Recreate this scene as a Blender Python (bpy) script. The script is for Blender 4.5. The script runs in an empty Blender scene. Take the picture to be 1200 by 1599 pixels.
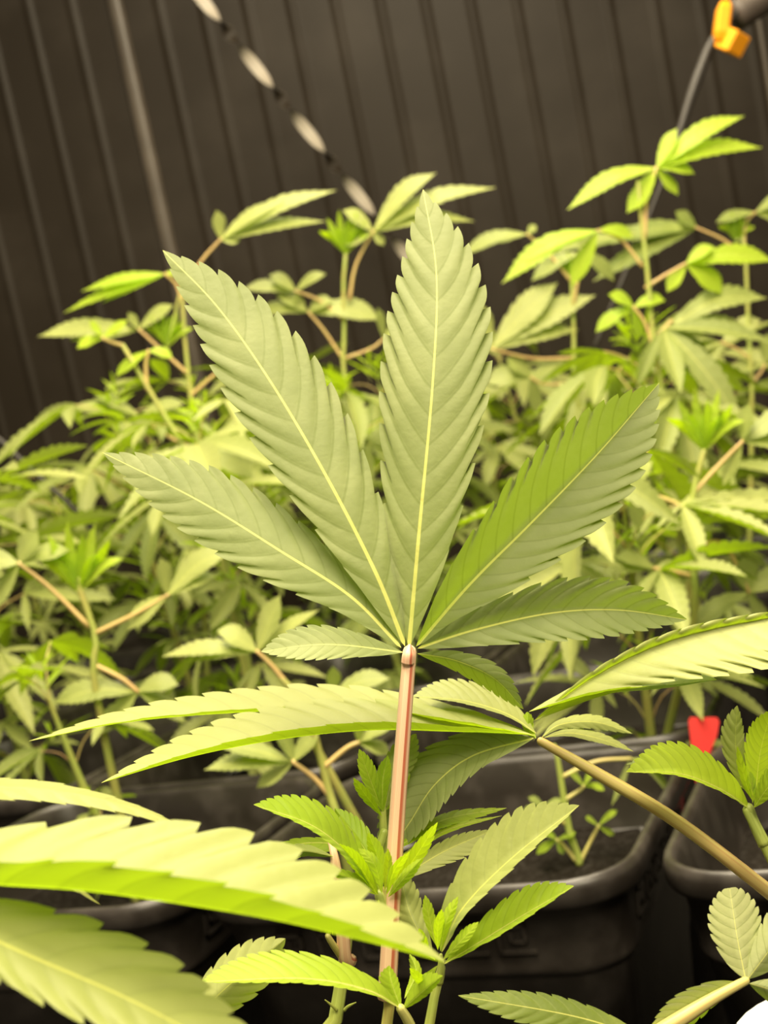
import bpy, math, random
import numpy as np
from mathutils import Vector, Matrix, Euler

random.seed(11); rng = np.random.default_rng(11)
scene = bpy.context.scene
COL = scene.collection
R_ = math.radians

# ------------------------------------------------------------------ camera
FPX = 2100.0
CAM = Vector((0.0, 0.0, 0.50))
ROLL, PITCH = R_(11.0), R_(3.0)
Fv = Vector((0, math.cos(PITCH), -math.sin(PITCH)))
U0 = Vector((1, 0, 0)).cross(Fv)
Rv = math.cos(ROLL) * Vector((1, 0, 0)) - math.sin(ROLL) * U0
Uv = math.sin(ROLL) * Vector((1, 0, 0)) + math.cos(ROLL) * U0
cam_d = bpy.data.cameras.new('camera'); cam = bpy.data.objects.new('camera', cam_d); COL.objects.link(cam)
m = Matrix((Rv, Uv, -Fv)).transposed().to_4x4(); m.translation = CAM; cam.matrix_world = m
cam_d.sensor_fit = 'VERTICAL'; cam_d.sensor_height = 36.0; cam_d.sensor_width = 27.0
cam_d.lens = FPX / 1599.0 * 36.0
cam_d.clip_start = 0.02
cam_d.dof.use_dof = True; cam_d.dof.focus_distance = 0.375; cam_d.dof.aperture_fstop = 20.0
scene.camera = cam
scene.view_settings.view_transform = 'Standard'; scene.view_settings.look = 'None'
scene.view_settings.gamma = 1.0; scene.view_settings.use_curve_mapping = False
scene.view_settings.exposure = 0.15

# ------------------------------------------------------------------ light
world = bpy.data.worlds.new('world'); scene.world = world; world.use_nodes = True
bg = world.node_tree.nodes['Background']
bg.inputs[0].default_value = (1.0, 0.86, 0.62, 1); bg.inputs[1].default_value = 0.25

def area(name, loc, target, sx, sy, power, color):
    l = bpy.data.lights.new(name, 'AREA'); l.shape = 'RECTANGLE'; l.size = sx; l.size_y = sy
    l.energy = power; l.color = color
    o = bpy.data.objects.new(name, l); COL.objects.link(o); o.location = loc
    o.rotation_euler = (Vector(target) - Vector(loc)).to_track_quat('-Z', 'Y').to_euler()
    return o
WARM = (1.0, 0.87, 0.62)
area('grow_light_front', (-0.10, 0.30, 1.70), (-0.05, 0.40, 0.4), 1.0, 0.45, 38, WARM)
area('camera_side_fill', (0.30, -0.45, 1.45), (0.0, 0.45, 0.4), 1.0, 0.4, 23, WARM)  # unseen fill lamp added behind the camera for the leaves facing it
area('grow_light_middle', (0.10, 1.15, 1.75), (0.05, 1.15, 0.4), 1.3, 0.5, 46, WARM)

# ------------------------------------------------------------------ helpers
def W(x, y, d):
    return CAM + Fv * d + Rv * ((x - 600) / FPX * d) + Uv * ((800 - y) / FPX * d)
RvN, UvN, FvN, CN = map(np.array, (Rv, Uv, Fv, CAM))
def Wn(x, y, d):
    x, y, d = np.broadcast_arrays(x, y, d)
    return CN + FvN * d[..., None] + RvN * ((x - 600) / FPX * d)[..., None] + UvN * ((800 - y) / FPX * d)[..., None]
def proj(p):
    v = Vector(p) - CAM; d = v.dot(Fv)
    return 600 + FPX * v.dot(Rv) / d, 800 - FPX * v.dot(Uv) / d, d

def link(name, me, parent=None, mat=None):
    o = bpy.data.objects.new(name, me); COL.objects.link(o)
    if parent is not None: o.parent = parent
    if mat is not None and me is not None and not me.materials: me.materials.append(mat)
    return o
def tag(o, label=None, cat=None, group=None, kind=None):
    if label: o['label'] = label
    if cat: o['category'] = cat
    if group: o['group'] = group
    if kind: o['kind'] = kind
    return o
def empty(name, loc):
    o = bpy.data.objects.new(name, None); COL.objects.link(o); o.location = loc; o.empty_display_size = 0.02
    return o
def mesh(name, verts, faces, smooth=True):
    me = bpy.data.meshes.new(name); me.from_pydata([tuple(v) for v in verts], [], faces)
    me.polygons.foreach_set('use_smooth', [smooth] * len(me.polygons)); me.update()
    return me
def catmull(pts, n):
    pts = np.array(pts, float)
    if len(pts) == 2:
        t = np.linspace(0, 1, n)[:, None]; return pts[0] * (1 - t) + pts[1] * t
    P = np.vstack([2 * pts[0] - pts[1], pts, 2 * pts[-1] - pts[-2]])
    seg = np.linalg.norm(np.diff(pts, axis=0), axis=1); cum = np.concatenate([[0], np.cumsum(seg)]) / seg.sum()
    out = []
    for t in np.linspace(0, 1, n):
        i = min(max(int(np.searchsorted(cum, t, 'right')) - 1, 0), len(pts) - 2)
        u = (t - cum[i]) / max(cum[i + 1] - cum[i], 1e-9)
        a, b, c, d = P[i], P[i + 1], P[i + 2], P[i + 3]
        out.append(0.5 * (2 * b + (c - a) * u + (2 * a - 5 * b + 4 * c - d) * u * u + (3 * b - a - 3 * c + d) * u ** 3))
    return np.array(out)
def attr(me, name, vals):
    a = me.attributes.new(name, 'FLOAT', 'POINT'); a.data.foreach_set('value', np.asarray(vals, dtype=np.float32).ravel())
def tube_mesh(name, path, radii, sides=8, n=None, groove=0.0):
    """Tapered tube along world/local points, closed at both ends."""
    n = n or max(6, 4 * len(path)); C = catmull(path, n)
    r = np.interp(np.linspace(0, 1, n), np.linspace(0, 1, len(radii)), radii)
    ta = np.linspace(0, 1, n); extra = (C[-1] - C[-2]) / np.linalg.norm(C[-1] - C[-2]) * r[-1]
    C = np.vstack([C, C[-1] + extra * .55, C[-1] + extra * .9]); r = np.concatenate([r, [r[-1] * .8, r[-1] * .35]]); n += 2
    T = np.gradient(C, axis=0); T /= np.linalg.norm(T, axis=1)[:, None]
    ref = np.array([0.31, -0.92, 0.23]); V = []; ang = []; tt = []
    for i in range(n):
        a = ref - T[i] * ref.dot(T[i]); a /= np.linalg.norm(a); b = np.cross(T[i], a); ref = a
        for k in range(sides):
            th = 2 * math.pi * k / sides
            rr = r[i] * (1 - groove * max(0, math.cos(th)) ** 6)
            V.append(C[i] + (a * math.cos(th) + b * math.sin(th)) * rr); ang.append(k / sides); tt.append(i / (n - 1))
    Fc = [(i * sides + k, i * sides + (k + 1) % sides, (i + 1) * sides + (k + 1) % sides, (i + 1) * sides + k) for i in range(n - 1) for k in range(sides)]
    Fc += [tuple(range(sides - 1, -1, -1)), tuple(range((n - 1) * sides, n * sides))]
    me = mesh(name, V, Fc); attr(me, 'tube_angle', ang); attr(me, 'tube_t', tt)
    return me

# ------------------------------------------------------------------ materials
def newmat(name):
    mt = bpy.data.materials.new(name); mt.use_nodes = True; nt = mt.node_tree; nt.nodes.clear()
    out = nt.nodes.new('ShaderNodeOutputMaterial')
    return mt, nt, out
class NT:
    def __init__(s, nt): s.nt = nt
    def n(s, t, **k):
        nd = s.nt.nodes.new(t)
        for a, b in k.items(): setattr(nd, a, b)
        return nd
    def l(s, a, b): s.nt.links.new(a, b)
    def put(s, sock, v):
        if hasattr(v, 'is_output'): s.l(v, sock)
        else: sock.default_value = v
    def math(s, op, a, b=None, clamp=False):
        nd = s.n('ShaderNodeMath', operation=op); nd.use_clamp = clamp; s.put(nd.inputs[0], a)
        if b is not None: s.put(nd.inputs[1], b)
        return nd.outputs[0]
    def mix(s, f, a, b):
        nd = s.n('ShaderNodeMix', data_type='RGBA'); s.put(nd.inputs[0], f)
        s.put(nd.inputs[6], a if hasattr(a, 'is_output') else (*a, 1)); s.put(nd.inputs[7], b if hasattr(b, 'is_output') else (*b, 1))
        return nd.outputs[2]
    def attr(s, name, typ='GEOMETRY'):
        nd = s.n('ShaderNodeAttribute', attribute_name=name, attribute_type=typ); return nd.outputs['Fac']
    def step(s, v, lo, hi):
        nd = s.n('ShaderNodeMapRange', interpolation_type='SMOOTHSTEP'); s.put(nd.inputs[0], v); s.put(nd.inputs[1], lo); s.put(nd.inputs[2], hi)
        return nd.outputs[0]
    def noise(s, scale, detail=3, coord=None):
        nd = s.n('ShaderNodeTexNoise'); nd.inputs['Scale'].default_value = scale; nd.inputs['Detail'].default_value = detail
        if coord is not None: s.l(coord, nd.inputs['Vector'])
        return nd.outputs['Fac']
    def objco(s): return s.n('ShaderNodeTexCoord').outputs['Object']

def leaf_mat(name, dark, light, trans, tfac, rib=(0.62, 0.62, 0.16), vein=(0.30, 0.34, 0.10), veinf=0.35, sheen=0.25, rough=0.5):
    mt, nt, out = newmat(name); N = NT(nt)
    tone = N.attr('tone', 'OBJECT')
    base = N.mix(tone, dark, light)
    nz = N.noise(55, 4, N.objco())
    base = N.mix(N.math('MULTIPLY', N.step(nz, 0.35, 0.75), 0.22), base, tuple(c * 1.35 + 0.02 for c in light))
    ph = N.attr('leaf_phase'); fr = N.math('FRACT', ph); tri = N.math('MINIMUM', fr, N.math('SUBTRACT', 1.0, fr))
    vm = N.math('SUBTRACT', 1.0, N.step(tri, 0.02, 0.09))
    base = N.mix(N.math('MULTIPLY', vm, veinf), base, vein)
    lat = N.attr('leaf_lat'); tt = N.attr('leaf_t')
    rw = N.math('SUBTRACT', 0.0052, N.math('MULTIPLY', tt, 0.0042))
    rm = N.math('SUBTRACT', 1.0, N.step(lat, N.math('MULTIPLY', rw, 0.7), rw))
    col = N.mix(rm, base, rib)
    p = N.n('ShaderNodeBsdfPrincipled'); N.l(col, p.inputs['Base Color']); p.inputs['Roughness'].default_value = rough
    p.inputs['Specular IOR Level'].default_value = 0.35
    p.inputs['Sheen Weight'].default_value = sheen; p.inputs['Sheen Roughness'].default_value = 0.4
    p.inputs['Sheen Tint'].default_value = (1, 0.95, 0.7, 1)
    tr = N.n('ShaderNodeBsdfTranslucent'); tc = N.mix(rm, trans, tuple(min(1, c * 1.5) for c in trans)); tc = N.mix(N.math('MULTIPLY', vm, 0.3), tc, tuple(c * 0.6 for c in trans)); N.l(tc, tr.inputs[0])
    ms = N.n('ShaderNodeMixShader'); ms.inputs[0].default_value = tfac
    bp = N.n('ShaderNodeBump'); bp.inputs['Strength'].default_value = 0.25; bp.inputs['Distance'].default_value = 0.0006
    N.l(N.noise(420, 3, N.objco()), bp.inputs['Height']); N.l(bp.outputs[0], p.inputs['Normal'])
    N.l(p.outputs[0], ms.inputs[1]); N.l(tr.outputs[0], ms.inputs[2]); N.l(ms.outputs[0], out.inputs[0])
    return mt
M = {}
M['leaf'] = leaf_mat('leaf_mature', (0.15, 0.205, 0.032), (0.40, 0.43, 0.135), (0.30, 0.46, 0.004), 0.40, sheen=0.12)
M['under'] = leaf_mat('leaf_underside', (0.15, 0.20, 0.060), (0.42, 0.44, 0.20), (0.27, 0.42, 0.005), 0.38, rib=(0.74, 0.72, 0.22), vein=(0.17, 0.21, 0.05), veinf=0.45, sheen=0.12, rough=0.6)
M['young'] = leaf_mat('leaf_young', (0.26, 0.41, 0.02), (0.45, 0.58, 0.04), (0.50, 0.72, 0.005), 0.52, vein=(0.20, 0.32, 0.02), veinf=0.35, sheen=0.15)

def stem_mat(name, green, red, amount, groove=None):
    mt, nt, out = newmat(name); N = NT(nt)
    nz = N.noise(38, 3, N.objco())
    f = N.math('ADD', N.math('MULTIPLY', N.math('SUBTRACT', nz, 0.5), 0.9), N.attr('red', 'OBJECT'), True)
    col = N.mix(f, green, red)
    a = N.attr('tube_angle'); st = N.math('ABSOLUTE', N.math('SINE', N.math('MULTIPLY', a, math.pi * 6)))
    col = N.mix(N.math('MULTIPLY', N.step(st, 0.55, 1.0), 0.35), col, tuple(min(1, c * 1.5 + 0.06) for c in green))
    if groove:
        g = N.math('MINIMUM', a, N.math('SUBTRACT', 1.0, a)); col = N.mix(N.math('SUBTRACT', 1.0, N.step(g, 0.03, 0.11)), col, groove)
    p = N.n('ShaderNodeBsdfPrincipled'); N.l(col, p.inputs['Base Color']); p.inputs['Roughness'].default_value = 0.42
    p.inputs['Subsurface Weight'].default_value = 0.0; p.inputs['Specular IOR Level'].default_value = 0.4
    N.l(p.outputs[0], out.inputs[0]); return mt
M['stem'] = stem_mat('stem_skin', (0.30, 0.36, 0.07), (0.55, 0.22, 0.12), 0.4)
M['petiole'] = stem_mat('petiole_skin', (0.42, 0.42, 0.12), (0.56, 0.27, 0.13), 0.7)
M['main_petiole'] = stem_mat('main_petiole_skin', (0.72, 0.52, 0.33), (0.74, 0.42, 0.28), 0.8, groove=(0.48, 0.13, 0.07))

def plain(name, col, rough=0.5, spec=0.5, var=0.0, scale=20, bump=0.0, metallic=0.0):
    mt, nt, out = newmat(name); N = NT(nt); p = N.n('ShaderNodeBsdfPrincipled')
    nz = N.noise(scale, 5, N.objco())
    N.l(N.mix(N.math('MULTIPLY', N.step(nz, 0.4, 0.75), var), col, tuple(min(1, c * 2.2 + 0.02) for c in col)), p.inputs['Base Color'])
    p.inputs['Roughness'].default_value = rough; p.inputs['Specular IOR Level'].default_value = spec; p.inputs['Metallic'].default_value = metallic
    if bump:
        b = N.n('ShaderNodeBump'); b.inputs['Strength'].default_value = bump; b.inputs['Distance'].default_value = 0.002
        N.l(nz, b.inputs['Height']); N.l(b.outputs[0], p.inputs['Normal'])
    N.l(p.outputs[0], out.inputs[0]); return mt
M['pot'] = plain('black_pot_plastic', (0.020, 0.016, 0.013), 0.36, 0.5, 0.6, 45, 0.15)
M['soil'] = plain('dark_potting_soil', (0.008, 0.006, 0.004), 0.95, 0.1, 0.5, 260, 1.0)
M['wall'] = plain('black_corrugated_steel', (0.0190, 0.0140, 0.0090), 0.5, 0.18, 0.25, 6)
M['strip'] = plain('paler_joint_strip', (0.060, 0.048, 0.036), 0.4, 0.5, 0.4, 9)  # lighter than the wall sheets, with mottled tone
M['floor'] = plain('dark_concrete', (0.020, 0.017, 0.014), 0.8, 0.3, 0.5, 12, 0.3)
M['red'] = plain('red_plastic', (0.80, 0.055, 0.05), 0.4, 0.4)
M['orange'] = plain('orange_plastic', (0.95, 0.36, 0.01), 0.35, 0.5)
M['cord'] = plain('dark_cord', (0.03, 0.025, 0.02), 0.5, 0.5)
M['pipe'] = plain('dark_grey_pipe', (0.07, 0.055, 0.045), 0.5, 0.4, 0.3, 30)
M['white'] = plain('white_plastic', (0.85, 0.84, 0.80), 0.35, 0.5)

# ------------------------------------------------------------------ setting
def slab(name, x0, x1, y0, y1, z0, z1, mat):
    v = [(x, y, z) for z in (z0, z1) for y in (y0, y1) for x in (x0, x1)]
    f = [(0, 2, 3, 1), (4, 5, 7, 6), (0, 1, 5, 4), (2, 6, 7, 3), (0, 4, 6, 2), (1, 3, 7, 5)]
    return tag(link(name, mesh(name, v, f, False), None, mat), kind='structure')
slab('floor', -2.6, 2.6, -1.0, 3.1, -0.05, 0.0, M['floor'])
# wall of ribbed sheets, leaning a little towards the plants at the top
wroot = Matrix.Translation((0.0, 2.50, 0.0)) @ Matrix.Rotation(R_(-6), 4, 'Z') @ Matrix.Rotation(R_(5), 4, 'X')
PITCH_R = 0.0765
def rib_profile(nribs):
    pts = []
    for i in range(nribs):
        x = i * PITCH_R
        pts += [(x, 0.0), (x + .002, 0.0), (x + 0.026, -0.0002), (x + .052, 0.0), (x + 0.054, 0.0)]
        for k in range(1, 8):
            u = k / 8; pts.append((x + 0.055 + 0.0205 * u, -0.0034 * math.sin(math.pi * u) ** 1.3))
    pts.append((nribs * PITCH_R, 0.0)); return pts
prof = rib_profile(10); L10 = 10 * PITCH_R
pv = [(x, y, z) for z in (0.0, 2.6) for x, y in prof]; n_ = len(prof)
pm = mesh('wall_panel', pv, [(i, i + 1, n_ + i + 1, n_ + i) for i in range(n_ - 1)])
wall = slab('wall_back', -2.6, 2.6, 0.004, 0.04, 0.0, 2.6, M['wall']); wall.matrix_world = wroot
for k in range(-3, 3):
    o = link('wall_panel', pm, wall, M['wall']); o.location = (k * L10 + 0.262, 0, 0)
def strip(x, w, h, mat):
    v = []; prf = [(-w, 0.0), (-w * .8, -h * .8), (-w * .4, -h), (w * .4, -h), (w * .8, -h * .8), (w, 0.0)]
    v = [(x + a, b, z) for z in (0.0, 2.6) for a, b in prf]
    return link('joint_strip', mesh('joint_strip', v, [(i, i + 1, 6 + i + 1, 6 + i) for i in range(5)]), wall, mat)

strip(-0.283, 0.014, 0.010, M['strip']); strip(0.80, 0.006, 0.008, M['strip'])

# ------------------------------------------------------------------ pots
YAW = R_(-22)
Au = Vector((math.cos(YAW), math.sin(YAW), 0)); Bu = Vector((-math.sin(YAW), math.cos(YAW), 0))
POT0 = Vector((0.012, 0.835, 0)); PP = 0.272; RIM = 0.26; SOIL = 0.205
def rsq(h, rad, z, n=7):
    out = []
    for cx, cy, a0 in ((1, 1, 0), (-1, 1, 90), (-1, -1, 180), (1, -1, 270)):
        for k in range(n):
            a = R_(a0 + 90 * k / (n - 1)); out.append((cx * (h - rad) + rad * math.cos(a), cy * (h - rad) + rad * math.sin(a), z))
    return out
def loft(rings, cap0=True, cap1=True):
    V = []; k = len(rings[0])
    for r in rings: V += r
    Fc = [(i * k + j, i * k + (j + 1) % k, (i + 1) * k + (j + 1) % k, (i + 1) * k + j) for i in range(len(rings) - 1) for j in range(k)]
    if cap0: Fc.append(tuple(range(k - 1, -1, -1)))
    if cap1: Fc.append(tuple(range((len(rings) - 1) * k, len(rings) * k)))
    return V, Fc
prf = [(.096, .025, 0.0), (.098, .027, 0.004), (.116, .032, .205), (.118, .033, .2055), (.1195, .034, .209), (.119, .034, .211),
       (.1225, .036, .243), (.1235, .036, .2435), (.1285, .040, .2445), (.1300, .041, .2475), (.1302, .041, .2545), (.1290, .040, .2590), (.1268, .039, .2600), (.1245, .037, .2590), (.1225, .036, .2555),
       (.1190, .034, .236), (.112, .031, .15)]
pot_me = mesh('pot', *loft([rsq(h, r, z) for h, r, z in prf], True, True)); pot_me.materials.append(M['pot'])
sv, sf = [], []
ng = 14
for iy in range(ng + 1):
    for ix in range(ng + 1):
        x = (ix / ng * 2 - 1) * .114; y = (iy / ng * 2 - 1) * .114
        rr = min(1, max(abs(x), abs(y)) / .114); k = .114 / max(.114, math.hypot(max(0, abs(x) - .083), max(0, abs(y) - .083)) / .031 * .114 + 1e-9) if (abs(x) > .083 and abs(y) > .083) else 1
        sv.append((x * k, y * k, SOIL + random.uniform(-.004, .004)))
for iy in range(ng):
    for ix in range(ng):
        a = iy * (ng + 1) + ix; sf.append((a, a + 1, a + ng + 2, a + ng + 1))
soil_me = mesh('soil', sv, sf); soil_me.materials.append(M['soil'])
# embossed key-pattern band under the lip
def meander():
    V = []; Fc = []
    def box(side, u0, u1, z0, z1):
        b = len(V); h0 = .1195 + (.1225 - .1195) * ((z0 - .211) / .032); h1 = .1195 + (.1225 - .1195) * ((z1 - .211) / .032)
        pts = []
        for off in (-.001, .0011):
            for (u, z, h) in ((u0, z0, h0), (u1, z0, h0), (u1, z1, h1), (u0, z1, h1)): pts.append((u, -(h + off), z))
        c, s = [(1, 0), (0, 1), (-1, 0), (0, -1)][side]
        for (x, y, z) in pts: V.append((x * c - y * s, x * s + y * c, z))
        for q in ((4, 5, 6, 7), (0, 1, 5, 4), (1, 2, 6, 5), (2, 3, 7, 6), (3, 0, 4, 7)): Fc.append(tuple(b + i for i in q))
    for side in range(4):
        for k in range(6):
            u = -.0795 + k * .0265; z = .219; w = .0022
            for (a, b, c, d) in ((0, .021, 0, w), (0, w, 0, .017), (0, .017, .017 - w, .017), (.017 - w, .017, .006, .017), (.007, .017, .006, .006 + w), (.007, .007 + w, .006, .012)):
                box(side, u + a, u + b, z + c, z + d)
    return mesh('key_pattern', V, Fc, False)
key_me = meander(); key_me.materials.append(M['pot'])
def pot(i, j, label, group=None, detail=True, at=None):
    c = at if at is not None else POT0 + Au * (PP * i) + Bu * (PP * j)
    o = link('plant_pot', pot_me); o.location = (c.x, c.y, 0); o.rotation_euler = (0, 0, YAW)
    tag(o, label, 'pot', group)
    s = link('soil', soil_me, o); tag(s, kind='stuff')
    if detail: tag(link('key_pattern', key_me, o), kind='stuff')
    return Vector((c.x, c.y, SOIL))

# ------------------------------------------------------------------ leaves
def shape_w(t, p=0.86, q=1.0):
    return np.sin(np.pi * np.clip(t, 0, 1) ** p) ** q * (1 - 0.10 * t)
def leaf_grid(NT_, m, k):
    """common parameters: t rows, phase, tooth profile"""
    fr1 = np.array({3: (0, .42, .86), 4: (0, .3, .6, .88)}.get(m, list(np.linspace(0, .74, m - 1)) + [.89]))
    ph = np.append((np.arange(NT_)[:, None] + fr1[None, :]).ravel(), NT_); t = ph / NT_; fr = np.append(np.tile(fr1, NT_), 0.0)
    return len(t), t, ph, fr
def tooth(fr, t, depth):
    e = 1 - depth * (1 - np.clip(fr / 0.89, 0, 1)) ** 2.6
    env = np.clip((t - 0.10) / 0.12, 0, 1)
    return 1 - (1 - e) * env
def grid_mesh(name, G, lat, ph, t, flip=False):
    """G: (n, 2k+1, 3) vertices"""
    n, c, _ = G.shape
    idx = np.arange(n * c).reshape(n, c)
    q = np.stack([idx[:-1, :-1], idx[:-1, 1:], idx[1:, 1:], idx[1:, :-1]], -1).reshape(-1, 4)
    if flip: q = q[:, ::-1]
    me = bpy.data.meshes.new(name); me.from_pydata(G.reshape(-1, 3).tolist(), [], q.tolist())
    me.polygons.foreach_set('use_smooth', [True] * len(me.polygons))
    attr(me, 'leaf_lat', np.abs(lat)); attr(me, 'leaf_phase', np.broadcast_to(ph[:, None], (n, c))); attr(me, 'leaf_t', np.broadcast_to(t[:, None], (n, c)))
    me.update(); return me

def px_leaflet(path, wA, wB, dA=0.0, dB=0.0, teeth=15, m=6, k=5, depth=0.15, pleat=1.0, skew=1.25, p=0.82, curl=0.0, origin=(0, 0, 0), name='leaflet', q=1.0, wave=0.0):
    """Leaflet whose midrib follows (x, y, distance) points. Half blades reach wA to the left of the
    direction of travel and wB to the right (sizes given at the leaf's own distance) and dA/dB metres back."""
    n, t, ph, fr = leaf_grid(teeth, m, k)
    fine = catmull(path, 160); tf = np.linspace(0, 1, 160)
    tx = np.gradient(fine[:, 0]); ty = np.gradient(fine[:, 1]); ln = np.hypot(tx, ty) + 1e-9
    ax, ay = ty / ln, -tx / ln                                # left normal
    ker = np.ones(15) / 15
    pad = lambda a: np.convolve(np.pad(a, 7, mode='edge'), ker, 'valid')
    ax, ay = pad(ax), pad(ay)
    Lp = np.hypot(np.diff(fine[:, 0]), np.diff(fine[:, 1])).sum()
    Lp = max(Lp, 2.2 * max(abs(wA), abs(wB)))
    sw = shape_w(t, p, q); th = tooth(fr, t, depth); skew = min(skew, .19 * Lp / max(abs(wA), abs(wB)))
    cols = np.concatenate([-np.linspace(1, 0, k + 1), np.linspace(0, 1, k + 1)[1:]])     # negative = A side
    G = np.zeros((n, 2 * k + 1, 3)); LAT = np.zeros((n, 2 * k + 1))
    smooth_G = np.zeros_like(G)
    jit = rng.uniform(-0.5, 0.5, 4)
    for c, s in enumerate(cols):
        w, dd = (wA, dA) if s < 0 else (wB, dB); a = abs(s)
        sg = 1 if s < 0 else -1
        prof = sw * (1 - (1 - th) * a ** 3)
        lat = w * prof * a
        tp = np.clip(t + skew * (.72 + .45 * a) * np.abs(max(abs(w), 8) * sw * a) / Lp + 0.22 * fr * a ** 4 * np.clip(sw * 3, 0, 1) * np.clip((t - .1) / .12, 0, 1) / teeth, 0, 1)
        x = np.interp(tp, tf, fine[:, 0]); y = np.interp(tp, tf, fine[:, 1]); d = np.interp(tp, tf, fine[:, 2])
        nx = np.interp(tp, tf, ax); ny = np.interp(tp, tf, ay)
        wv = wave * np.sin(t * 9 + jit[0] * 6 + (0 if s < 0 else 2)) * a * a * sw
        dz = dd * prof * a + curl * sw * a * a + wv
        G[:, c] = Wn(x + sg * nx * lat, y + sg * ny * lat, d + dz)
        LAT[:, c] = lat / Lp
    # pleats between the side veins, along the surface normal
    du = np.gradient(G, axis=0); dv = np.gradient(G, axis=1); nr = np.cross(du, dv); nr /= np.linalg.norm(nr, axis=2)[..., None] + 1e-12
    nr[:, k] = 0
    sgn = np.where((nr @ (-FvN)) >= 0, 1.0, -1.0)[..., None]
    pitch_m = Lp / FPX * path[0][2] / teeth
    amp = 0.06 * pleat * pitch_m * (1 + .5 * np.sin(np.floor(ph) * 2.7 + jit[1] * 6))[:, None]
    bul = np.abs(np.sin(np.pi * ph))[:, None] * (np.abs(cols) ** 0.6 * (1 - .45 * np.abs(cols)))[None, :] * np.clip(sw * 2, 0, 1)[:, None]
    G = G + nr * sgn * (amp * bul)[..., None]
    G = G - np.array(origin)
    return grid_mesh(name, G, LAT, ph, t)

def unit_leaflet(name, w, droop, fold, NT_=10, m=3, k=2, twist=0.0, bend=0.0):
    n, t, ph, fr = leaf_grid(NT_, m, k); sw = shape_w(t, 0.84); th = tooth(fr, t, 0.2)
    cols = np.concatenate([-np.linspace(1, 0, k + 1), np.linspace(0, 1, k + 1)[1:]])
    G = np.zeros((n, 2 * k + 1, 3)); LAT = np.zeros((n, 2 * k + 1))
    for c, s in enumerate(cols):
        a = abs(s); lat = w * sw * (1 - (1 - th) * a ** 3) * a; tp = np.clip(t + 0.8 * w * sw * a, 0, 1)
        ang = fold + 0 * t
        G[:, c, 0] = np.sign(s) * lat * np.cos(ang) + bend * tp ** 2
        G[:, c, 1] = tp * (1 - 0.25 * droop ** 2 * tp)
        G[:, c, 2] = -droop * tp ** 2 + lat * np.sin(ang) + 0.007 * np.abs(np.sin(np.pi * ph)) * a + twist * np.sign(s) * lat * t
        LAT[:, c] = lat
    return grid_mesh(name, G, LAT, ph, t)

UL = []
for k in range(9):
    UL.append(unit_leaflet('leaflet_blade', 0.115 + 0.013 * (k % 3), 0.06 + 0.08 * (k % 4), R_(12 + 9 * (k % 3)), twist=(-.5, .0, .5)[k % 3], bend=(-.05, .05, 0)[(k // 3) % 3]))
    UL[-1].materials.append(M['leaf'])
UY = []
for k in range(4):
    UY.append(unit_leaflet('young_blade', 0.085 + 0.012 * k, 0.05 + .08 * k, R_(28), NT_=8)); UY[-1].materials.append(M['young'])
PET = []
for k in range(4):
    c = 0.05 + 0.05 * k
    PET.append(tube_mesh('petiole_tube', [(0, 0, 0), (0, .5, c), (0, 1, 0)], [.015, .012, .010], 6, 7)); PET[-1].materials.append(M['petiole'])

def hand_leaf(root, stem_path, leaflets, mat='leaf', tone=0.5, pname='fan_leaf', red=0.6, rad=(2.0, 1.7, 1.5), pmat='petiole', lname='leaflet', label=None, groove=0.0):
    """A leaf of a plant: its stalk is the part, each leaflet a sub-part. stem_path: [(x,y,d)...] from plant to hub."""
    o0 = np.array(root.location)
    pts = [np.array(W(*q)) - o0 if not isinstance(q, Vector) else np.array(q) - o0 for q in stem_path]
    me = tube_mesh(pname, pts, [r * 1e-3 for r in rad], 10, None, groove)
    pe = link(pname, me, root, M[pmat]); pe['red'] = red
    if label: pe['label'] = label
    for lf in leaflets:
        lf = dict(lf); mt = lf.pop('mat', mat); tn = lf.pop('tone', tone); nm = lf.pop('name', lname)
        if pname == 'shoot_tip': lf.setdefault('pleat', 2.2)
        lm = px_leaflet(origin=o0, name=nm, **lf)
        lo = link(nm, lm, pe, M[mt]); lo['tone'] = float(tn)
    return pe
def lf(path, wA, wB=None, dA=0.0, dB=0.0, **k):
    d0 = k.pop('d', None)
    pth = [(q[0], q[1], d0) if len(q) == 2 else q for q in path]
    return dict(path=pth, wA=wA, wB=wA if wB is None else wB, dA=dA, dB=dB, **k)
def hand_stem(root, path, rad, red=0.15, name='stem', mat='stem', sides=10):
    o0 = np.array(root.location)
    pts = [np.array(W(*q)) - o0 if not isinstance(q, Vector) else np.array(q) - o0 for q in path]
    s = link(name, tube_mesh(name, pts, [r * 1e-3 for r in rad], sides, None, 0.0), root, M[mat]); s['red'] = red
    return s

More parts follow.
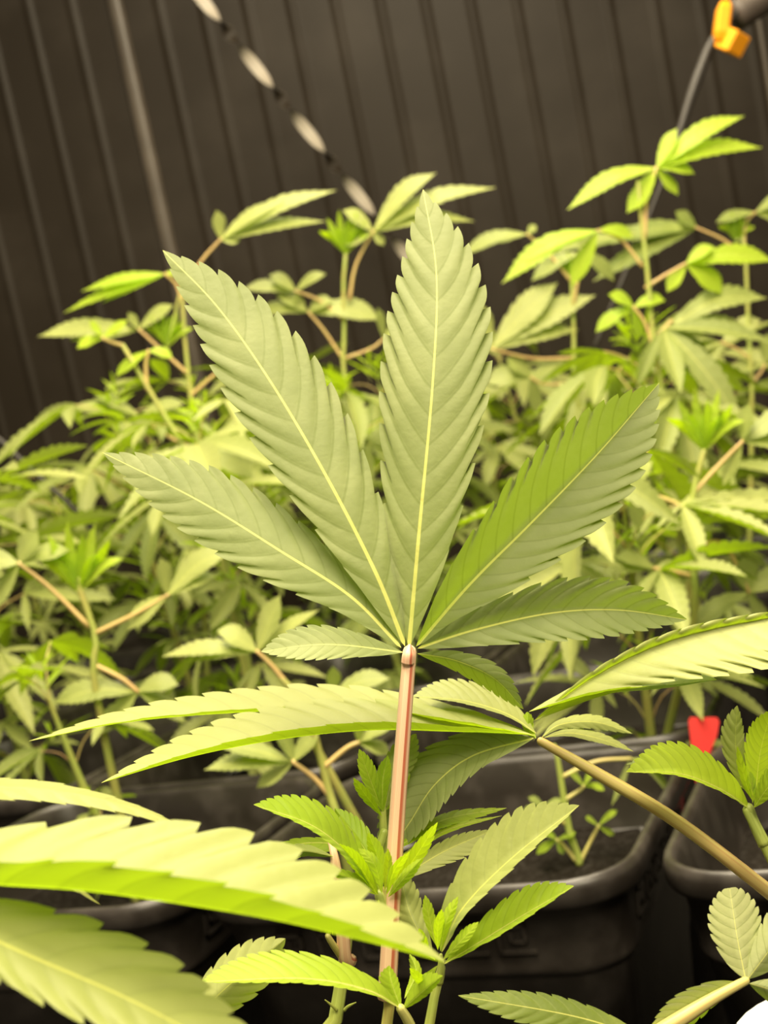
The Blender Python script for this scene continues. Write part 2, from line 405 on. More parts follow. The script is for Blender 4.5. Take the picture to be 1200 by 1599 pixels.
def px_tube(name, pts, rad_px, d, mat, parent=None, sides=10):
    return link(name, tube_mesh(name, [np.array(W(x, y, dd)) for x, y, dd in [(q[0], q[1], q[2] if len(q) > 2 else d) for q in pts]], [r * d / FPX for r in rad_px], sides), parent, mat)
def inst_leaf(root, node, az, elev, plen, size, nl, tone, tilt, flop=0.0, red=0.5, name='fan_leaf'):
    """A palmate leaf put together from shared blades. node in root coordinates."""
    pm_ = Matrix.Translation(node) @ Matrix.Rotation(az, 4, 'Z') @ Matrix.Rotation(elev, 4, 'X') @ Matrix.Scale(plen, 4)
    pe = link(name, random.choice(PET), root); pe.matrix_local = pm_; pe['red'] = red
    hub = pm_ @ Vector((0, 1, 0))
    Lm = Matrix.Translation(hub) @ Matrix.Rotation(az, 4, 'Z') @ Matrix.Rotation(tilt, 4, 'X') @ Matrix.Rotation(flop, 4, 'Y')
    inv = pm_.inverted()
    angs = {3: (0, 42, -42), 5: (0, 36, -36, 78, -78), 7: (0, 30, -30, 64, -64, 112, -112)}[nl]
    ls = {3: (1, .8, .8), 5: (1, .88, .86, .55, .52), 7: (1, .92, .9, .68, .66, .34, .32)}[nl]
    for a, l in zip(angs, ls):
        lo = link('leaflet', random.choice(UL), pe)
        lo.matrix_local = inv @ Lm @ Matrix.Rotation(R_(a + random.uniform(-7, 7)), 4, 'Z') @ Matrix.Rotation(R_(random.uniform(-22, 10)), 4, 'X') @ Matrix.Scale(size * l * random.uniform(.9, 1.08), 4)
        lo['tone'] = min(1, max(0, tone + random.uniform(-.15, .15)))
    return pe
def inst_shoot(root, node, size, n=6, lean=0.0, az0=None):
    """The bright growing tip: small upright young leaves."""
    me = PET[0]
    sh = link('shoot_tip', me, root); Mx = Matrix.Translation(node) @ Matrix.Rotation(random.uniform(0, 6.28), 4, 'Z') @ Matrix.Rotation(R_(82 + lean), 4, 'X') @ Matrix.Scale(size * .6, 4)
    sh.matrix_local = Mx; sh['red'] = 0.0; inv = Mx.inverted()
    for k in range(n):
        a = k * 2.4 + random.uniform(-.3, .3); lo = link('young_leaf', random.choice(UY), sh)
        base = Mx @ Vector((0, .25 + .7 * k / n, 0))
        lo.matrix_local = inv @ Matrix.Translation(base) @ Matrix.Rotation(a, 4, 'Z') @ Matrix.Rotation(R_(25 + 50 * k / n), 4, 'X') @ Matrix.Scale(size * (1.05 - .5 * k / n), 4)
        lo['tone'] = random.uniform(.2, 1)
def inst_plant(root, height, nodes=6, leafsize=0.10, tone=0.5, seed=0, z0=0.25, shoot=0.035, lean=(0, 0), skip=None):
    """Whole plant of shared blades, growing from the root's origin."""
    random.seed(seed)
    top = Vector((lean[0], lean[1], height)); mid = Vector((lean[0] * .35 + random.uniform(-.01, .01), lean[1] * .35, height * .5))
    st = tube_mesh('stem', [(0, 0, -.01), mid, top], [.0042, .0032, .0016], 7, 12)
    so = link('stem', st, root, M['stem']); so['red'] = random.uniform(.0, .25)
    cur = catmull([(0, 0, -.01), mid, top], 60)
    az = random.uniform(0, 6.28)
    for k in range(nodes):
        u = z0 + (1 - z0) * (k / (nodes - 1)) * .97; nd = Vector(cur[min(59, int(u * 59))])
        az += math.pi / 2 + random.uniform(-.3, .3)
        grow = 0.55 + 0.45 * math.sin(math.pi * min(1, .25 + .75 * (1 - (k / nodes) ** 2)))
        for sgn in (0, 1):
            a = az + sgn * math.pi + random.uniform(-.25, .25); sz = leafsize * grow * random.uniform(.8, 1.15)
            inst_leaf(root, nd, a, R_(random.uniform(18, 52)), sz * random.uniform(.4, .7), sz, random.choice((5, 5, 7)) if sz > .05 else 3, tone + random.uniform(-.2, .2), R_(random.uniform(-42, 18)), R_(random.uniform(-30, 30)), random.uniform(.1, .8))
            if k > 0 and random.random() < .6:
                ax = nd + Vector((-math.sin(a), math.cos(a), 1.6)) * .012
                inst_shoot(root, ax, leafsize * random.uniform(.22, .4), 5)
    inst_shoot(root, top, shoot, 7)

# ================================================================== the things
# front pots (rims below the picture) and the plants close to the camera
fa = pot(0, 0, 'black square plastic pot under the big upright leaf, in the nearest row', at=Vector((0.0, 0.375, 0)))
fb = pot(0, 0, 'black square plastic pot at the right end of the nearest row', at=Vector((0.0, 0.375, 0)) + Au * PP)
fd = pot(0, 0, 'black square plastic pot at the left end of the nearest row', at=Vector((0.0, 0.375, 0)) - Au * PP)

# ---- A: the plant with the big leaf
A = tag(empty('leafy_plant', fa), 'sharp foreground plant holding up one large seven-fingered leaf on a pink stalk', 'plant')
D = 0.365
hand_stem(A, [fa, (500, 1720, .37), (523, 1599, .372), (541, 1480, .374), (552, 1400, .376), (590, 1335, .378), (600, 1300, .378)], [3.2, 3.0, 2.9, 2.7, 2.4, 1.6, 1.2], 0.0)
hand_stem(A, [fa + Vector((.004, 0, 0)), (600, 1720, .362), (608, 1599, .362), (606, 1500, .361), (604, 1440, .361), (603, 1390, .361)], [2.6, 2.4, 2.2, 1.9, 1.6, 1.2], 0.25, name='side_branch')
hand_stem(A, [fa + Vector((.012, 0, 0)), (665, 1720, .352), (673, 1599, .352), (682, 1540, .352), (690, 1512, .352)], [2.9, 2.7, 2.4, 1.9, 1.1], 0.0, name='side_branch')
hub = (640, 1018, .365)
main = [
 lf([(639, 1012, .365), (655, 830, .367), (676, 600, .376), (682, 430, .391), (661, 296, .408)], 87, 95, .009, .001, teeth=16, tone=.42, pleat=1.25, m=7, k=6),
 lf([(633, 1010, .365), (588, 897, .367), (512, 748, .373), (425, 600, .384), (340, 480, .397), (254, 391, .409)], 78, 84, -.001, .007, teeth=15, tone=.36, pleat=1.25, m=7, k=6),
 lf([(627, 1012, .365), (548, 932, .368), (440, 862, .373), (310, 782, .381), (160, 707, .388)], 62, 64, -.003, .007, teeth=14, tone=.32, pleat=1.25, m=7, k=6),
 lf([(630, 1019, .365), (540, 1008, .360), (480, 1008, .358), (408, 1018, .358)], 26, 33, -.0045, .004, teeth=11, tone=.28),
 lf([(650, 1010, .365), (735, 912, .366), (832, 815, .372), (935, 708, .380), (1030, 598, .388)], 80, 88, -.0145, -.004, teeth=15, tone=.3, pleat=1.25, m=7, k=6, depth=.15),
 lf([(652, 1013, .365), (742, 984, .363), (860, 958, .362), (965, 953, .364), (1074, 968, .366)], 56, 50, -.003, -.004, teeth=13, tone=.22, pleat=1.25, m=7, k=6),
 lf([(652, 1021, .366), (712, 1032, .372), (772, 1060, .376), (818, 1108, .380)], 22, 22, .003, .003, teeth=9, tone=.35)]
hand_leaf(A, [(604, 1560, .361), (608, 1500, .361), (619, 1300, .362), (632, 1120, .363), hub], main, 'under', pname='fan_leaf', rad=(2.5, 2.45, 2.25, 2.15, 2.0, 1.9), pmat='main_petiole', red=.6, label='large upright leaf with seven toothed leaflets on a pink stalk')
kn = px_tube('hub', [(637, 1036, .3635), (638, 1024, .3632), (640, 1010, .3640)], (10.5, 10, 4), .365, M['main_petiole'], None, 12)
kn.parent = [c for c in A.children if c.name.startswith('fan_leaf')][0]; kn.location = -Vector(A.location); kn['red'] = .9
# knot of the growing tip behind the pink stalk
hand_leaf(A, [(602, 1380, .380), (600, 1320, .381), (598, 1262, .382)], [
 lf([(598, 1268, .381), (580, 1222, .378), (561, 1170, .376)], 14, 15, -.003, .001, teeth=8, tone=.6),
 lf([(600, 1266, .383), (618, 1205, .387), (650, 1146, .392)], 25, 24, .002, .004, teeth=9, mat='leaf', tone=.75),
 lf([(598, 1270, .381), (598, 1220, .382), (606, 1180, .384)], 13, 13, -.004, -.003, teeth=8, tone=.4),
 lf([(597, 1275, .380), (570, 1240, .375), (552, 1215, .372)], 9, 9, .002, -.002, teeth=6, tone=.8),
 lf([(601, 1268, .384), (622, 1230, .388), (632, 1180, .392)], 12, 14, .002, .003, teeth=6, tone=.5)], 'young', pname='shoot_tip', lname='young_leaf', red=0, rad=(1.6, 1.3, 1.0), pmat='stem')
hand_leaf(A, [(603, 1450, .361), (600, 1420, .361), (594, 1398, .361)], [
 lf([(592, 1400, .360), (545, 1335, .352), (485, 1288, .346), (396, 1257, .342)], 10, 40, -.004, .008, teeth=13, tone=.3),
 lf([(594, 1395, .362), (575, 1335, .366), (523, 1262, .372)], 22, 24, .003, .002, teeth=11, tone=.25),
 lf([(604, 1400, .361), (640, 1352, .358), (684, 1284, .356)], 14, 13, -.002, .004, teeth=9, tone=.5),
 lf([(596, 1388, .361), (592, 1345, .359), (575, 1300, .357)], 12, 13, .002, .002, teeth=8, tone=.7),
 lf([(601, 1392, .359), (607, 1350, .355), (606, 1325, .353)], 7, 7, .001, -.002, teeth=6, tone=.9),
 lf([(588, 1398, .359), (552, 1374, .353), (512, 1362, .349)], 8, 11, .001, .003, teeth=8, tone=.6),
 lf([(592, 1404, .360), (588, 1425, .354), (570, 1436, .350)], 7, 9, .001, -.002, teeth=5, tone=.9),
 lf([(590, 1398, .358), (560, 1350, .353), (530, 1318, .350)], 12, 13, .003, -.001, teeth=9, tone=.7),
 lf([(597, 1396, .357), (585, 1350, .352), (560, 1325, .349)], 10, 10, -.002, .003, teeth=8, tone=.9),
 lf([(606, 1402, .358), (628, 1375, .354), (660, 1340, .351)], 9, 10, .003, .001, teeth=8, tone=.8),
 lf([(604, 1398, .357), (616, 1360, .353), (640, 1330, .350)], 8, 8, -.001, .003, teeth=7, tone=.6)], 'young', pname='shoot_tip', lname='young_leaf', red=0, rad=(1.9, 1.7, 1.6), pmat='stem')
hand_leaf(A, [(606, 1440, .366), (612, 1400, .370), (622, 1378, .373)], [
 lf([(622, 1375, .373), (690, 1332, .378), (771, 1296, .384)], 17, 24, .008, -.002, teeth=11, tone=.95, mat='leaf'),
 lf([(612, 1330, .380), (690, 1282, .392), (792, 1262, .404)], 10, 13, .004, -.004, teeth=9, tone=.7),
 lf([(615, 1345, .380), (700, 1296, .388), (785, 1274, .396)], 5, 6, .003, -.002, teeth=9, tone=.9),
 lf([(560, 1322, .380), (470, 1318, .382), (362, 1352, .384)], 24, 10, -.003, .006, teeth=11, tone=.6)], 'young', pname='fan_leaf', red=.3, rad=(1.2, 1.1, 1.0))
hand_leaf(A, [(684, 1534, .352), (689, 1515, .351), (689, 1492, .350)], [
 lf([(690, 1488, .349), (722, 1420, .345), (800, 1340, .343), (905, 1258, .342)], 62, 16, .006, -.006, teeth=12, tone=.75, mat='leaf', pleat=1.6),
 lf([(694, 1506, .348), (755, 1468, .343), (825, 1425, .340), (897, 1384, .338)], 40, 10, .006, -.004, teeth=11, tone=.35),
 lf([(682, 1478, .350), (672, 1440, .350), (664, 1398, .350)], 10, 10, -.001, .002, teeth=7, tone=.8),
 lf([(676, 1488, .352), (642, 1430, .358), (622, 1352, .364)], 30, 24, .004, .004, teeth=9, tone=.85, mat='leaf'),
 lf([(692, 1475, .349), (712, 1430, .348), (722, 1392, .347)], 9, 10, .002, .002, teeth=7, tone=.4),
 lf([(680, 1500, .346), (664, 1480, .342), (655, 1450, .339)], 9, 9, .002, -.002, teeth=6, tone=.6),
 lf([(688, 1486, .346), (697, 1440, .342), (716, 1400, .340)], 10, 10, .003, -.001, teeth=8, tone=.9),
 lf([(684, 1484, .345), (684, 1450, .341), (690, 1420, .339)], 8, 9, -.001, .003, teeth=7, tone=.7),
 lf([(692, 1500, .345), (720, 1470, .341), (748, 1440, .339)], 11, 9, .003, -.001, teeth=8, tone=.8),
 lf([(684, 1508, .344), (660, 1530, .338), (640, 1512, .335)], 8, 9, .002, -.001, teeth=6, tone=.8)], 'young', pname='shoot_tip', lname='young_leaf', red=0, rad=(1.5, 1.1, .5), pmat='stem')
hand_leaf(A, [(652, 1640, .345), (640, 1600, .342), (626, 1575, .340)], [
 lf([(628, 1576, .340), (570, 1545, .334), (470, 1528, .330), (312, 1534, .328)], 8, 46, -.004, .009, teeth=15, tone=.55, pleat=1.4),
 lf([(626, 1574, .340), (612, 1535, .342), (608, 1508, .344)], 20, 12, .003, .002, teeth=7, tone=.6),
 lf([(630, 1576, .340), (665, 1545, .337), (692, 1524, .335)], 22, 10, .003, .001, teeth=7, tone=.45),
 lf([(632, 1560, .345), (650, 1520, .350), (640, 1490, .354)], 9, 9, .002, .001, teeth=6, tone=.8)], 'young', pname='fan_leaf', red=.0, rad=(1.6, 1.4, 1.2))
hand_leaf(A, [(548, 1500, .374), (539, 1495, .370), (534, 1440, .367), (522, 1335, .368), (512, 1305, .372)], [
 lf([(521, 1338, .366), (470, 1330, .372), (420, 1345, .380)], 9, 14, .004, .004, teeth=8, tone=.5)], 'leaf', pname='fan_leaf', red=.55, rad=(1.9, 1.9, 1.7, 1.5, .6), pmat='main_petiole')
hand_leaf(A, [(538, 1500, .372), (520, 1475, .366), (512, 1462, .364)], [
 lf([(515, 1465, .364), (500, 1420, .362), (440, 1385, .360)], 14, 22, .003, .004, teeth=9, tone=.6),
 lf([(520, 1460, .363), (508, 1400, .362), (510, 1362, .362)], 6, 6, .002, .002, teeth=7, tone=.8)], 'young', pname='fan_leaf', red=.0, rad=(1.2, 1.0, .8))
for sx in (-1, 1):
    hand_leaf(A, [(532 + 6 * sx, 1578, .370), (532 + 12 * sx, 1572, .369), (532 + 24 * sx, 1562 if sx < 0 else 1566, .367)], [], pname='stipule', red=0, rad=(.5, .4, .15), pmat='stem')
hand_leaf(A, [(640, 1700, .36), (400, 1760, .345), (270, 1640, .342)], [
 lf([(272, 1640, .342), (335, 1560, .345), (446, 1466, .352)], 44, 42, .003, .005, teeth=9, tone=1.0, pleat=1.4)], 'leaf', pname='fan_leaf', red=.4)
hand_leaf(A, [(660, 1700, .36), (900, 1690, .345), (1020, 1630, .338)], [
 lf([(1015, 1625, .338), (900, 1588, .336), (716, 1555, .334)], 30, 28, -.002, .003, teeth=12, tone=.05)], 'leaf', pname='fan_leaf', red=.4)
hand_leaf(A, [(690, 1720, .345), (900, 1690, .335), (1040, 1606, .333), (1110, 1562, .335), (1165, 1532, .338)], [
 lf([(1165, 1530, .338), (1152, 1465, .342), (1140, 1387, .348)], 44, 44, .004, .003, teeth=9, tone=.95, mat='under', q=.75),
 lf([(1168, 1530, .338), (1205, 1480, .340), (1260, 1400, .344)], 38, 38, .003, .004, teeth=9, tone=.8, mat='under', q=.8),
 lf([(1162, 1534, .338), (1100, 1556, .336), (1015, 1612, .334)], 30, 26, .005, -.001, teeth=9, tone=.9, mat='under'),
 lf([(1170, 1536, .338), (1215, 1550, .335), (1275, 1580, .332)], 28, 28, .002, .004, teeth=9, tone=.6, mat='under')], 'under', pname='fan_leaf', red=.35, rad=(2.4, 2.4, 2.3, 2.0, 1.1), label='pale leaf with blunt rounded leaflets at the lower right corner')

# ---- B: plant at the right edge whose long leaf lies behind the pink stalk
B = tag(empty('leafy_plant', fb), 'foreground plant at the right edge, its long leaf spread behind the pink stalk', 'plant')
hand_stem(B, [fb, (1340, 1700, .375), (1300, 1560, .378), (1272, 1450, .38), (1225, 1380, .382), (1195, 1320, .383), (1168, 1266, .384)], [3.2, 3.0, 2.8, 2.6, 2.2, 1.9, 1.5], 0.0)
hand_leaf(B, [(1275, 1455, .398), (1200, 1392, .394), (1060, 1285, .392), (940, 1212, .394), (845, 1158, .398)], [
 lf([(836, 1150, .398), (700, 1128, .400), (540, 1110, .416), (380, 1113, .420), (200, 1128, .418), (44, 1158, .412)], -8, 42, -.008, .022, teeth=17, tone=.95, p=.7),
 lf([(832, 1148, .397), (700, 1143, .392), (580, 1141, .386), (440, 1155, .384), (300, 1182, .380), (158, 1223, .376)], -16, 58, -.013, .026, teeth=16, tone=.9, p=.78),
 lf([(838, 1146, .399), (792, 1115, .404), (722, 1094, .408), (644, 1088, .410)], 6, 34, -.004, .010, teeth=13, tone=.9),
 lf([(834, 1153, .397), (740, 1180, .396), (680, 1225, .392), (640, 1285, .390), (598, 1348, .388)], 34, 62, -.014, .006, teeth=15, tone=.55, mat='under'),
 lf([(834, 1126, .400), (930, 1056, .398), (1050, 1000, .394), (1200, 966, .390), (1330, 950, .386)], 14, 84, -.006, -.030, teeth=15, tone=.95, p=.95, curl=.004),
 lf([(826, 1112, .400), (930, 1086, .394), (1040, 1075, .386), (1120, 1062, .382)], 40, -8, .012, -.010, teeth=10, tone=.95, p=.95),
 lf([(846, 1152, .399), (875, 1132, .408), (930, 1128, .416), (988, 1146, .422)], 12, 12, .008, -.002, teeth=9, tone=.8),
 lf([(850, 1152, .398), (890, 1145, .404), (940, 1155, .408), (990, 1174, .412)], 10, 8, .008, -.004, teeth=9, tone=.95),
 lf([(838, 1154, .397), (826, 1138, .401), (824, 1112, .404)], 10, 10, .002, .002, teeth=5, tone=.6, mat='young')], 'leaf', pname='fan_leaf', red=.5, rad=(2.3, 2.1, 2.0, 1.9, 1.3), pmat='petiole', label='leaf seen edge-on with long narrow pale leaflets pointing left and right')
hand_leaf(B, [(1195, 1320, .383), (1178, 1285, .384), (1170, 1262, .384)], [
 lf([(1172, 1264, .384), (1125, 1232, .378), (1060, 1208, .374), (978, 1206, .372)], 6, 52, -.003, .004, teeth=14, tone=.9),
 lf([(1170, 1235, .390), (1100, 1205, .396), (1040, 1196, .400), (978, 1194, .402)], 6, 22, .002, .010, teeth=12, tone=.1, mat='leaf'),
 lf([(1168, 1240, .386), (1150, 1170, .388), (1152, 1102, .392)], 24, 16, .004, -.002, teeth=9, tone=1.0, mat='leaf'),
 lf([(1180, 1245, .382), (1188, 1175, .384), (1206, 1108, .388)], 30, 24, -.003, .004, teeth=11, tone=.8),
 lf([(1175, 1250, .382), (1162, 1210, .380), (1152, 1165, .378)], 7, 7, .002, -.001, teeth=6, tone=.9),
 lf([(1178, 1262, .380), (1200, 1230, .376), (1235, 1190, .372)], 22, 20, .004, -.002, teeth=9, tone=.4),
 lf([(1176, 1255, .383), (1176, 1230, .381), (1172, 1205, .380)], 6, 6, -.001, .002, teeth=5, tone=.9)], 'young', pname='shoot_tip', lname='young_leaf', red=0, rad=(1.9, 1.7, 1.5), pmat='stem')

# ---- D: plant just left of the camera, blurred leaflets reaching in
Dp = tag(empty('leafy_plant', fd), 'out-of-focus plant at the lower left whose big toothed leaflets reach in', 'plant')
hand_stem(Dp, [fd, W(-420, 1750, .30), W(-330, 1560, .27), W(-300, 1420, .262)], [3.4, 3.0, 2.6, 2.0], 0.0)
hand_leaf(Dp, [(-320, 1500, .265), (-290, 1410, .258), (-260, 1360, .252)], [
 lf([(-255, 1345, .252), (-60, 1378, .246), (150, 1394, .242), (400, 1432, .242), (560, 1468, .244), (698, 1504, .247)], 135, -56, .024, -.016, teeth=11, tone=.72, p=.72, depth=.2, pleat=1.8),
 lf([(-250, 1362, .250), (-100, 1425, .240), (40, 1490, .232), (220, 1570, .226), (440, 1690, .222)], 96, 70, .014, -.008, teeth=11, tone=.8, p=.8, depth=.2, pleat=1.8),
 lf([(-240, 1330, .262), (-100, 1238, .285), (20, 1230, .30), (130, 1243, .305), (235, 1272, .306), (320, 1314, .306)], 16, 22, .012, -.007, teeth=14, tone=.95, p=.8),
 lf([(-240, 1350, .252), (-60, 1350, .268), (90, 1376, .290), (157, 1413, .300)], 12, 10, .004, -.004, teeth=8, tone=1.0, p=.9)], 'leaf', pname='fan_leaf', red=.4, rad=(2.2, 2.0, 1.8), label='blurred near leaf with broad pale toothed leaflets')

# ---- middle and back pots
M00 = pot(0, 0, 'black square plastic pot with a moulded key band, front middle below the pink stalk')
M10 = pot(1, 0, 'black square plastic pot at the right edge, its rounded corner beside the key-band pot')
Mm1 = pot(-1, 0, 'black square plastic pot left of the key-band pot, behind the blurred leaf')
roots = {}
GP = 'plants crowding the back rows'; GPOT = 'pots standing in the back rows'
LP_ = 'bushy young plant with reddish leaf stalks crowded among the back rows'; LPOT = 'black square plastic pot partly hidden under foliage in the back rows'
roots[(0, 0)] = M00; roots[(1, 0)] = M10; roots[(-1, 0)] = Mm1
for j in range(-1, 6):
    for i in range(-5, 6):
        if j <= 0 and (i, j) in ((0, 0), (1, 0), (-1, 0)): continue
        c = POT0 + Au * (PP * i) + Bu * (PP * j)
        if j == -1 and i > -3: continue
        if c.y > 2.26 or c.y < .8: continue
        x, y, d = proj(Vector((c.x, c.y, .30)))
        if -160 < x < 1360:
            lb = {(-1, 1): 'black square plastic pot whose pale rim shows under the two long edge-on leaflets',
                  (0, 1): 'black square plastic pot directly behind the key-band pot', (1, 1): 'black square plastic pot holding the red plant label',
                  (-2, 1): 'black square plastic pot at the left edge under the star-tipped plant'}.get((i, j))
            roots[(i, j)] = pot(i, j, lb or LPOT, None if lb else GPOT, detail=False)

def topline(x):
    return np.interp(x, [-200, 0, 130, 300, 450, 600, 760, 900, 1050, 1200, 1400], [800, 765, 690, 600, 560, 560, 560, 500, 470, 440, 420])
k = 0; PL = {}
for (i, j), c in roots.items():
    x, y, d = proj(c); k += 1
    if (i, j) in ((0, 0),):                                   # a small seedling-like plant stands low in this pot
        ray = (W(905, 1352, 1.0) - CAM); c = CAM + ray * ((SOIL - CAM.z) / ray.z); dS = proj(c)[2]
        r = tag(empty('leafy_plant', c), 'small low plant inside the key-band pot', 'plant')
        SEED = r; continue
    ty = topline(x) + random.Random(k).uniform(10, 150)
    if d < 1.2: ty = max(ty, 800)
    # height so that the tip shows at ty
    up = (y - ty) / FPX * d
    h = max(.10, min(.62, up))
    if (i, j) == (1, 0): h = .12
    if (i, j) == (-1, 0): h = .16
    r = empty('leafy_plant', c)
    if (i, j) == (1, 0): tag(r, 'short plant in the pot at the right edge, under the right-hand shoot', 'plant')
    elif (i, j) == (-1, 0): tag(r, 'short plant in the left pot behind the blurred leaf', 'plant')
    else: tag(r, LP_, 'plant', GP)
    PL[(i, j)] = r; inst_plant(r, h, 12 if h > .4 else 10 if h > .3 else 8 if h > .2 else 4, .118 if h > .2 else .075, .35 + .5 * random.Random(k + 99).random(), 700 + k, z0=.12, lean=(random.Random(k).uniform(-.05, .03), random.Random(k + 5).uniform(-.03, .03)))

# ---- tall plants of the back rows, leaf by leaf
USED = set()
def grow(x, y, d, label):
    """the back-row plant standing nearest below this point gets the tall stem and its own label;
    where that plant is taken a second plant is set in the same pot"""
    p = W(x, y, d)
    c = min(roots.values(), key=lambda v: (v.x - p.x) ** 2 + (v.y - p.y) ** 2)
    dx = Vector((p.x - c.x, p.y - c.y, 0)); u = max(-.075, min(.075, dx.dot(Au))); v = max(-.075, min(.075, dx.dot(Bu)))
    best = min(PL.items(), key=lambda kv: (kv[1].location.x - c.x) ** 2 + (kv[1].location.y - c.y) ** 2)
    near = math.hypot(best[1].location.x - c.x, best[1].location.y - c.y) < .01
    if near and best[0] not in USED:
        r = best[1]; USED.add(best[0]); r.location = Vector((c.x, c.y, SOIL)) + Au * u + Bu * v
    else:
        r = empty('leafy_plant', Vector((c.x, c.y, SOIL)) + Au * u + Bu * v)
    tag(r, label, 'plant')
    if 'group' in r: del r['group']
    return r, proj(Vector(r.location) + Vector((0, 0, .35)))[2]
def bl(hub, tips, d, tone=.6, mat='leaf', dn=.010):
    """leaflets of a distant leaf: each tip is (x, y, half width[, mid-point lift in px, depth step])"""
    out = []
    for tp in tips:
        x, y, w = tp[:3]; lift = tp[3] if len(tp) > 3 else 8; dd = tp[4] if len(tp) > 4 else 0.0
        mx, my = (hub[0] + x) / 2, (hub[1] + y) / 2 - lift
        right = x > hub[0]
        up, dnw = w, w * .8
        a, b = (up, dnw) if right else (dnw, up)
        da, db = (dn, -dn) if right else (-dn, dn)
        out.append(lf([(hub[0], hub[1], d), (mx, my, d + dd * .5), (x, y, d + dd)], a, b, da, db, teeth=10, m=4, k=3, tone=tone, mat=mat, depth=.22, q=1.2, p=.74))
    return out
def tall(stem, leaves, label, rad=(3.6, 2.8, 2.0), tip=None):
    r, d = grow(*stem[0], label)
    d = min(d, stem[0][2])
    hand_stem(r, [Vector(r.location)] + [(x, y, d) for x, y, _ in stem], rad, .12)
    for pet, tips, tone, mat in leaves:
        pts = [(x, y, d) for x, y in pet]
        hand_leaf(r, pts, bl(pet[-1], tips, d, tone, mat), mat, red=.6, rad=(1.9, 1.6, 1.4))
    if tip:
        x, y, sz = tip
        hand_leaf(r, [(stem[-1][0], stem[-1][1], d), (x, y + sz * .5, d)], [
            lf([(x, y + sz * .5, d), (x + ax * sz * .4, y, d), (x + ax * sz * .8, y - sz * ay, d)], sz * .11, sz * .11, .006 * zz, -.006 * zz, teeth=7, m=4, k=2, tone=.7 - .3 * (zz < 0)) for ax, ay, zz in ((-1, .2, 1), (-.7, .6, -1), (-.25, .85, 1), (.1, .6, -1), (.4, .8, 1), (.75, .5, -1), (1.05, .15, 1), (-.4, .3, 1), (.5, .25, -1))], 'young', pname='shoot_tip', lname='young_leaf', red=0, pmat='stem', rad=(1.6, 1.2))
tall([(310, 760, 1.45), (300, 640, 1.45), (288, 520, 1.45), (284, 445, 1.45)], [
  ([(284, 470), (310, 415), (345, 374)], [(527, 297, 15, 14), (510, 346, 12, 8), (446, 316, 12, 10), (338, 328, 13, 0), (376, 376, 9, 0)], .75, 'leaf'),
  ([(284, 470), (275, 445), (258, 428)], [(126, 456, 10, 6), (98, 490, 10, 6), (158, 474, 8, 4), (300, 432, 9, 4)], .6, 'young'),
  ([(294, 585), (250, 545), (217, 515)], [(58, 526, 17, 8), (108, 533, 12, 2), (272, 476, 12, 4), (200, 488, 9, 0)], .8, 'leaf'),
  ([(300, 700), (260, 680), (218, 650)], [(104, 638, 13, 6), (146, 620, 10, 4), (180, 690, 10, 0), (290, 630, 12, 6)], .6, 'leaf'),
  ([(296, 620), (330, 590), (350, 575)], [(440, 545, 12, 10), (420, 600, 12, 4), (380, 540, 9, 3)], .5, 'leaf')],
  'tall left-hand back plant with a folded pale leaf standing out against the dark wall', tip=(262, 520, 46))
tall([(330, 790, 1.25), (308, 734, 1.25), (250, 638, 1.25), (192, 540, 1.25)], [
  ([(308, 734), (370, 760), (429, 751)], [(320, 708, 26, 6), (360, 780, 18, 0), (500, 730, 16, 6), (480, 790, 14, 0)], .85, 'leaf'),
  ([(230, 610), (228, 570), (232, 548)], [(180, 590, 10, 4), (270, 560, 10, 4)], .6, 'young'),
  ([(192, 540), (175, 535), (160, 528)], [(120, 545, 10, 4), (140, 500, 8, 0), (200, 500, 9, 0)], .8, 'young')],
  'leaning back plant at the left with a long bare green stem')
tall([(545, 640, 1.5), (538, 520, 1.5), (537, 430, 1.5), (540, 400, 1.5)], [
  ([(546, 470), (556, 415), (583, 362)], [(682, 270, 17, 16), (776, 293, 15, 18), (742, 346, 13, 14), (535, 328, 13, 4), (600, 384, 9, 0), (535, 385, 10, 0)], .75, 'leaf'),
  ([(535, 560), (505, 515), (482, 488)], [(596, 500, 20, 12), (400, 490, 13, 8), (430, 460, 12, 4), (520, 470, 12, 6)], .75, 'leaf'),
  ([(537, 500), (500, 470), (462, 455)], [(380, 452, 12, 6), (420, 430, 12, 4), (510, 428, 10, 6), (470, 490, 11, 0)], .7, 'leaf'),
  ([(540, 560), (580, 545), (600, 530)], [(660, 560, 12, 6), (640, 510, 12, 6), (590, 480, 9, 2)], .6, 'leaf')],
  'tall middle back plant with a bright tip beside a red-stalked leaf', tip=(540, 372, 52))
tall([(1040, 640, 1.3), (1022, 540, 1.3), (1012, 430, 1.3), (1000, 320, 1.3), (997, 285, 1.3)], [
  ([(1008, 372), (1011, 310), (1026, 262)], [(1164, 181, 17, 14), (1192, 231, 16, 14), (1058, 200, 14, 0, .01), (885, 329, 16, 16), (979, 334, 17, -6), (1086, 272, 11, 6), (1060, 306, 11, 0)], .8, 'young'),
  ([(1005, 418), (970, 375), (934, 360)], [(783, 444, 20, 18), (893, 450, 17, 0), (820, 410, 12, 10), (990, 372, 12, 6)], .7, 'young'),
  ([(1008, 450), (1040, 430), (1072, 412)], [(1210, 408, 19, 12), (1128, 460, 20, 6), (1042, 457, 13, 0), (1116, 385, 12, 4)], .8, 'young'),
  ([(1030, 580), (1010, 510), (990, 480)], [(930, 520, 13, 6), (950, 460, 12, 4), (1040, 470, 12, 6), (1000, 530, 12, 0)], .6, 'young'),
  ([(1022, 530), (1050, 500), (1040, 515)], [(1200, 466, 22, 22), (1180, 520, 18, 10), (1110, 560, 16, 0)], .55, 'leaf')],
  'tallest back plant at the upper right with a bright fresh leaf at its top')
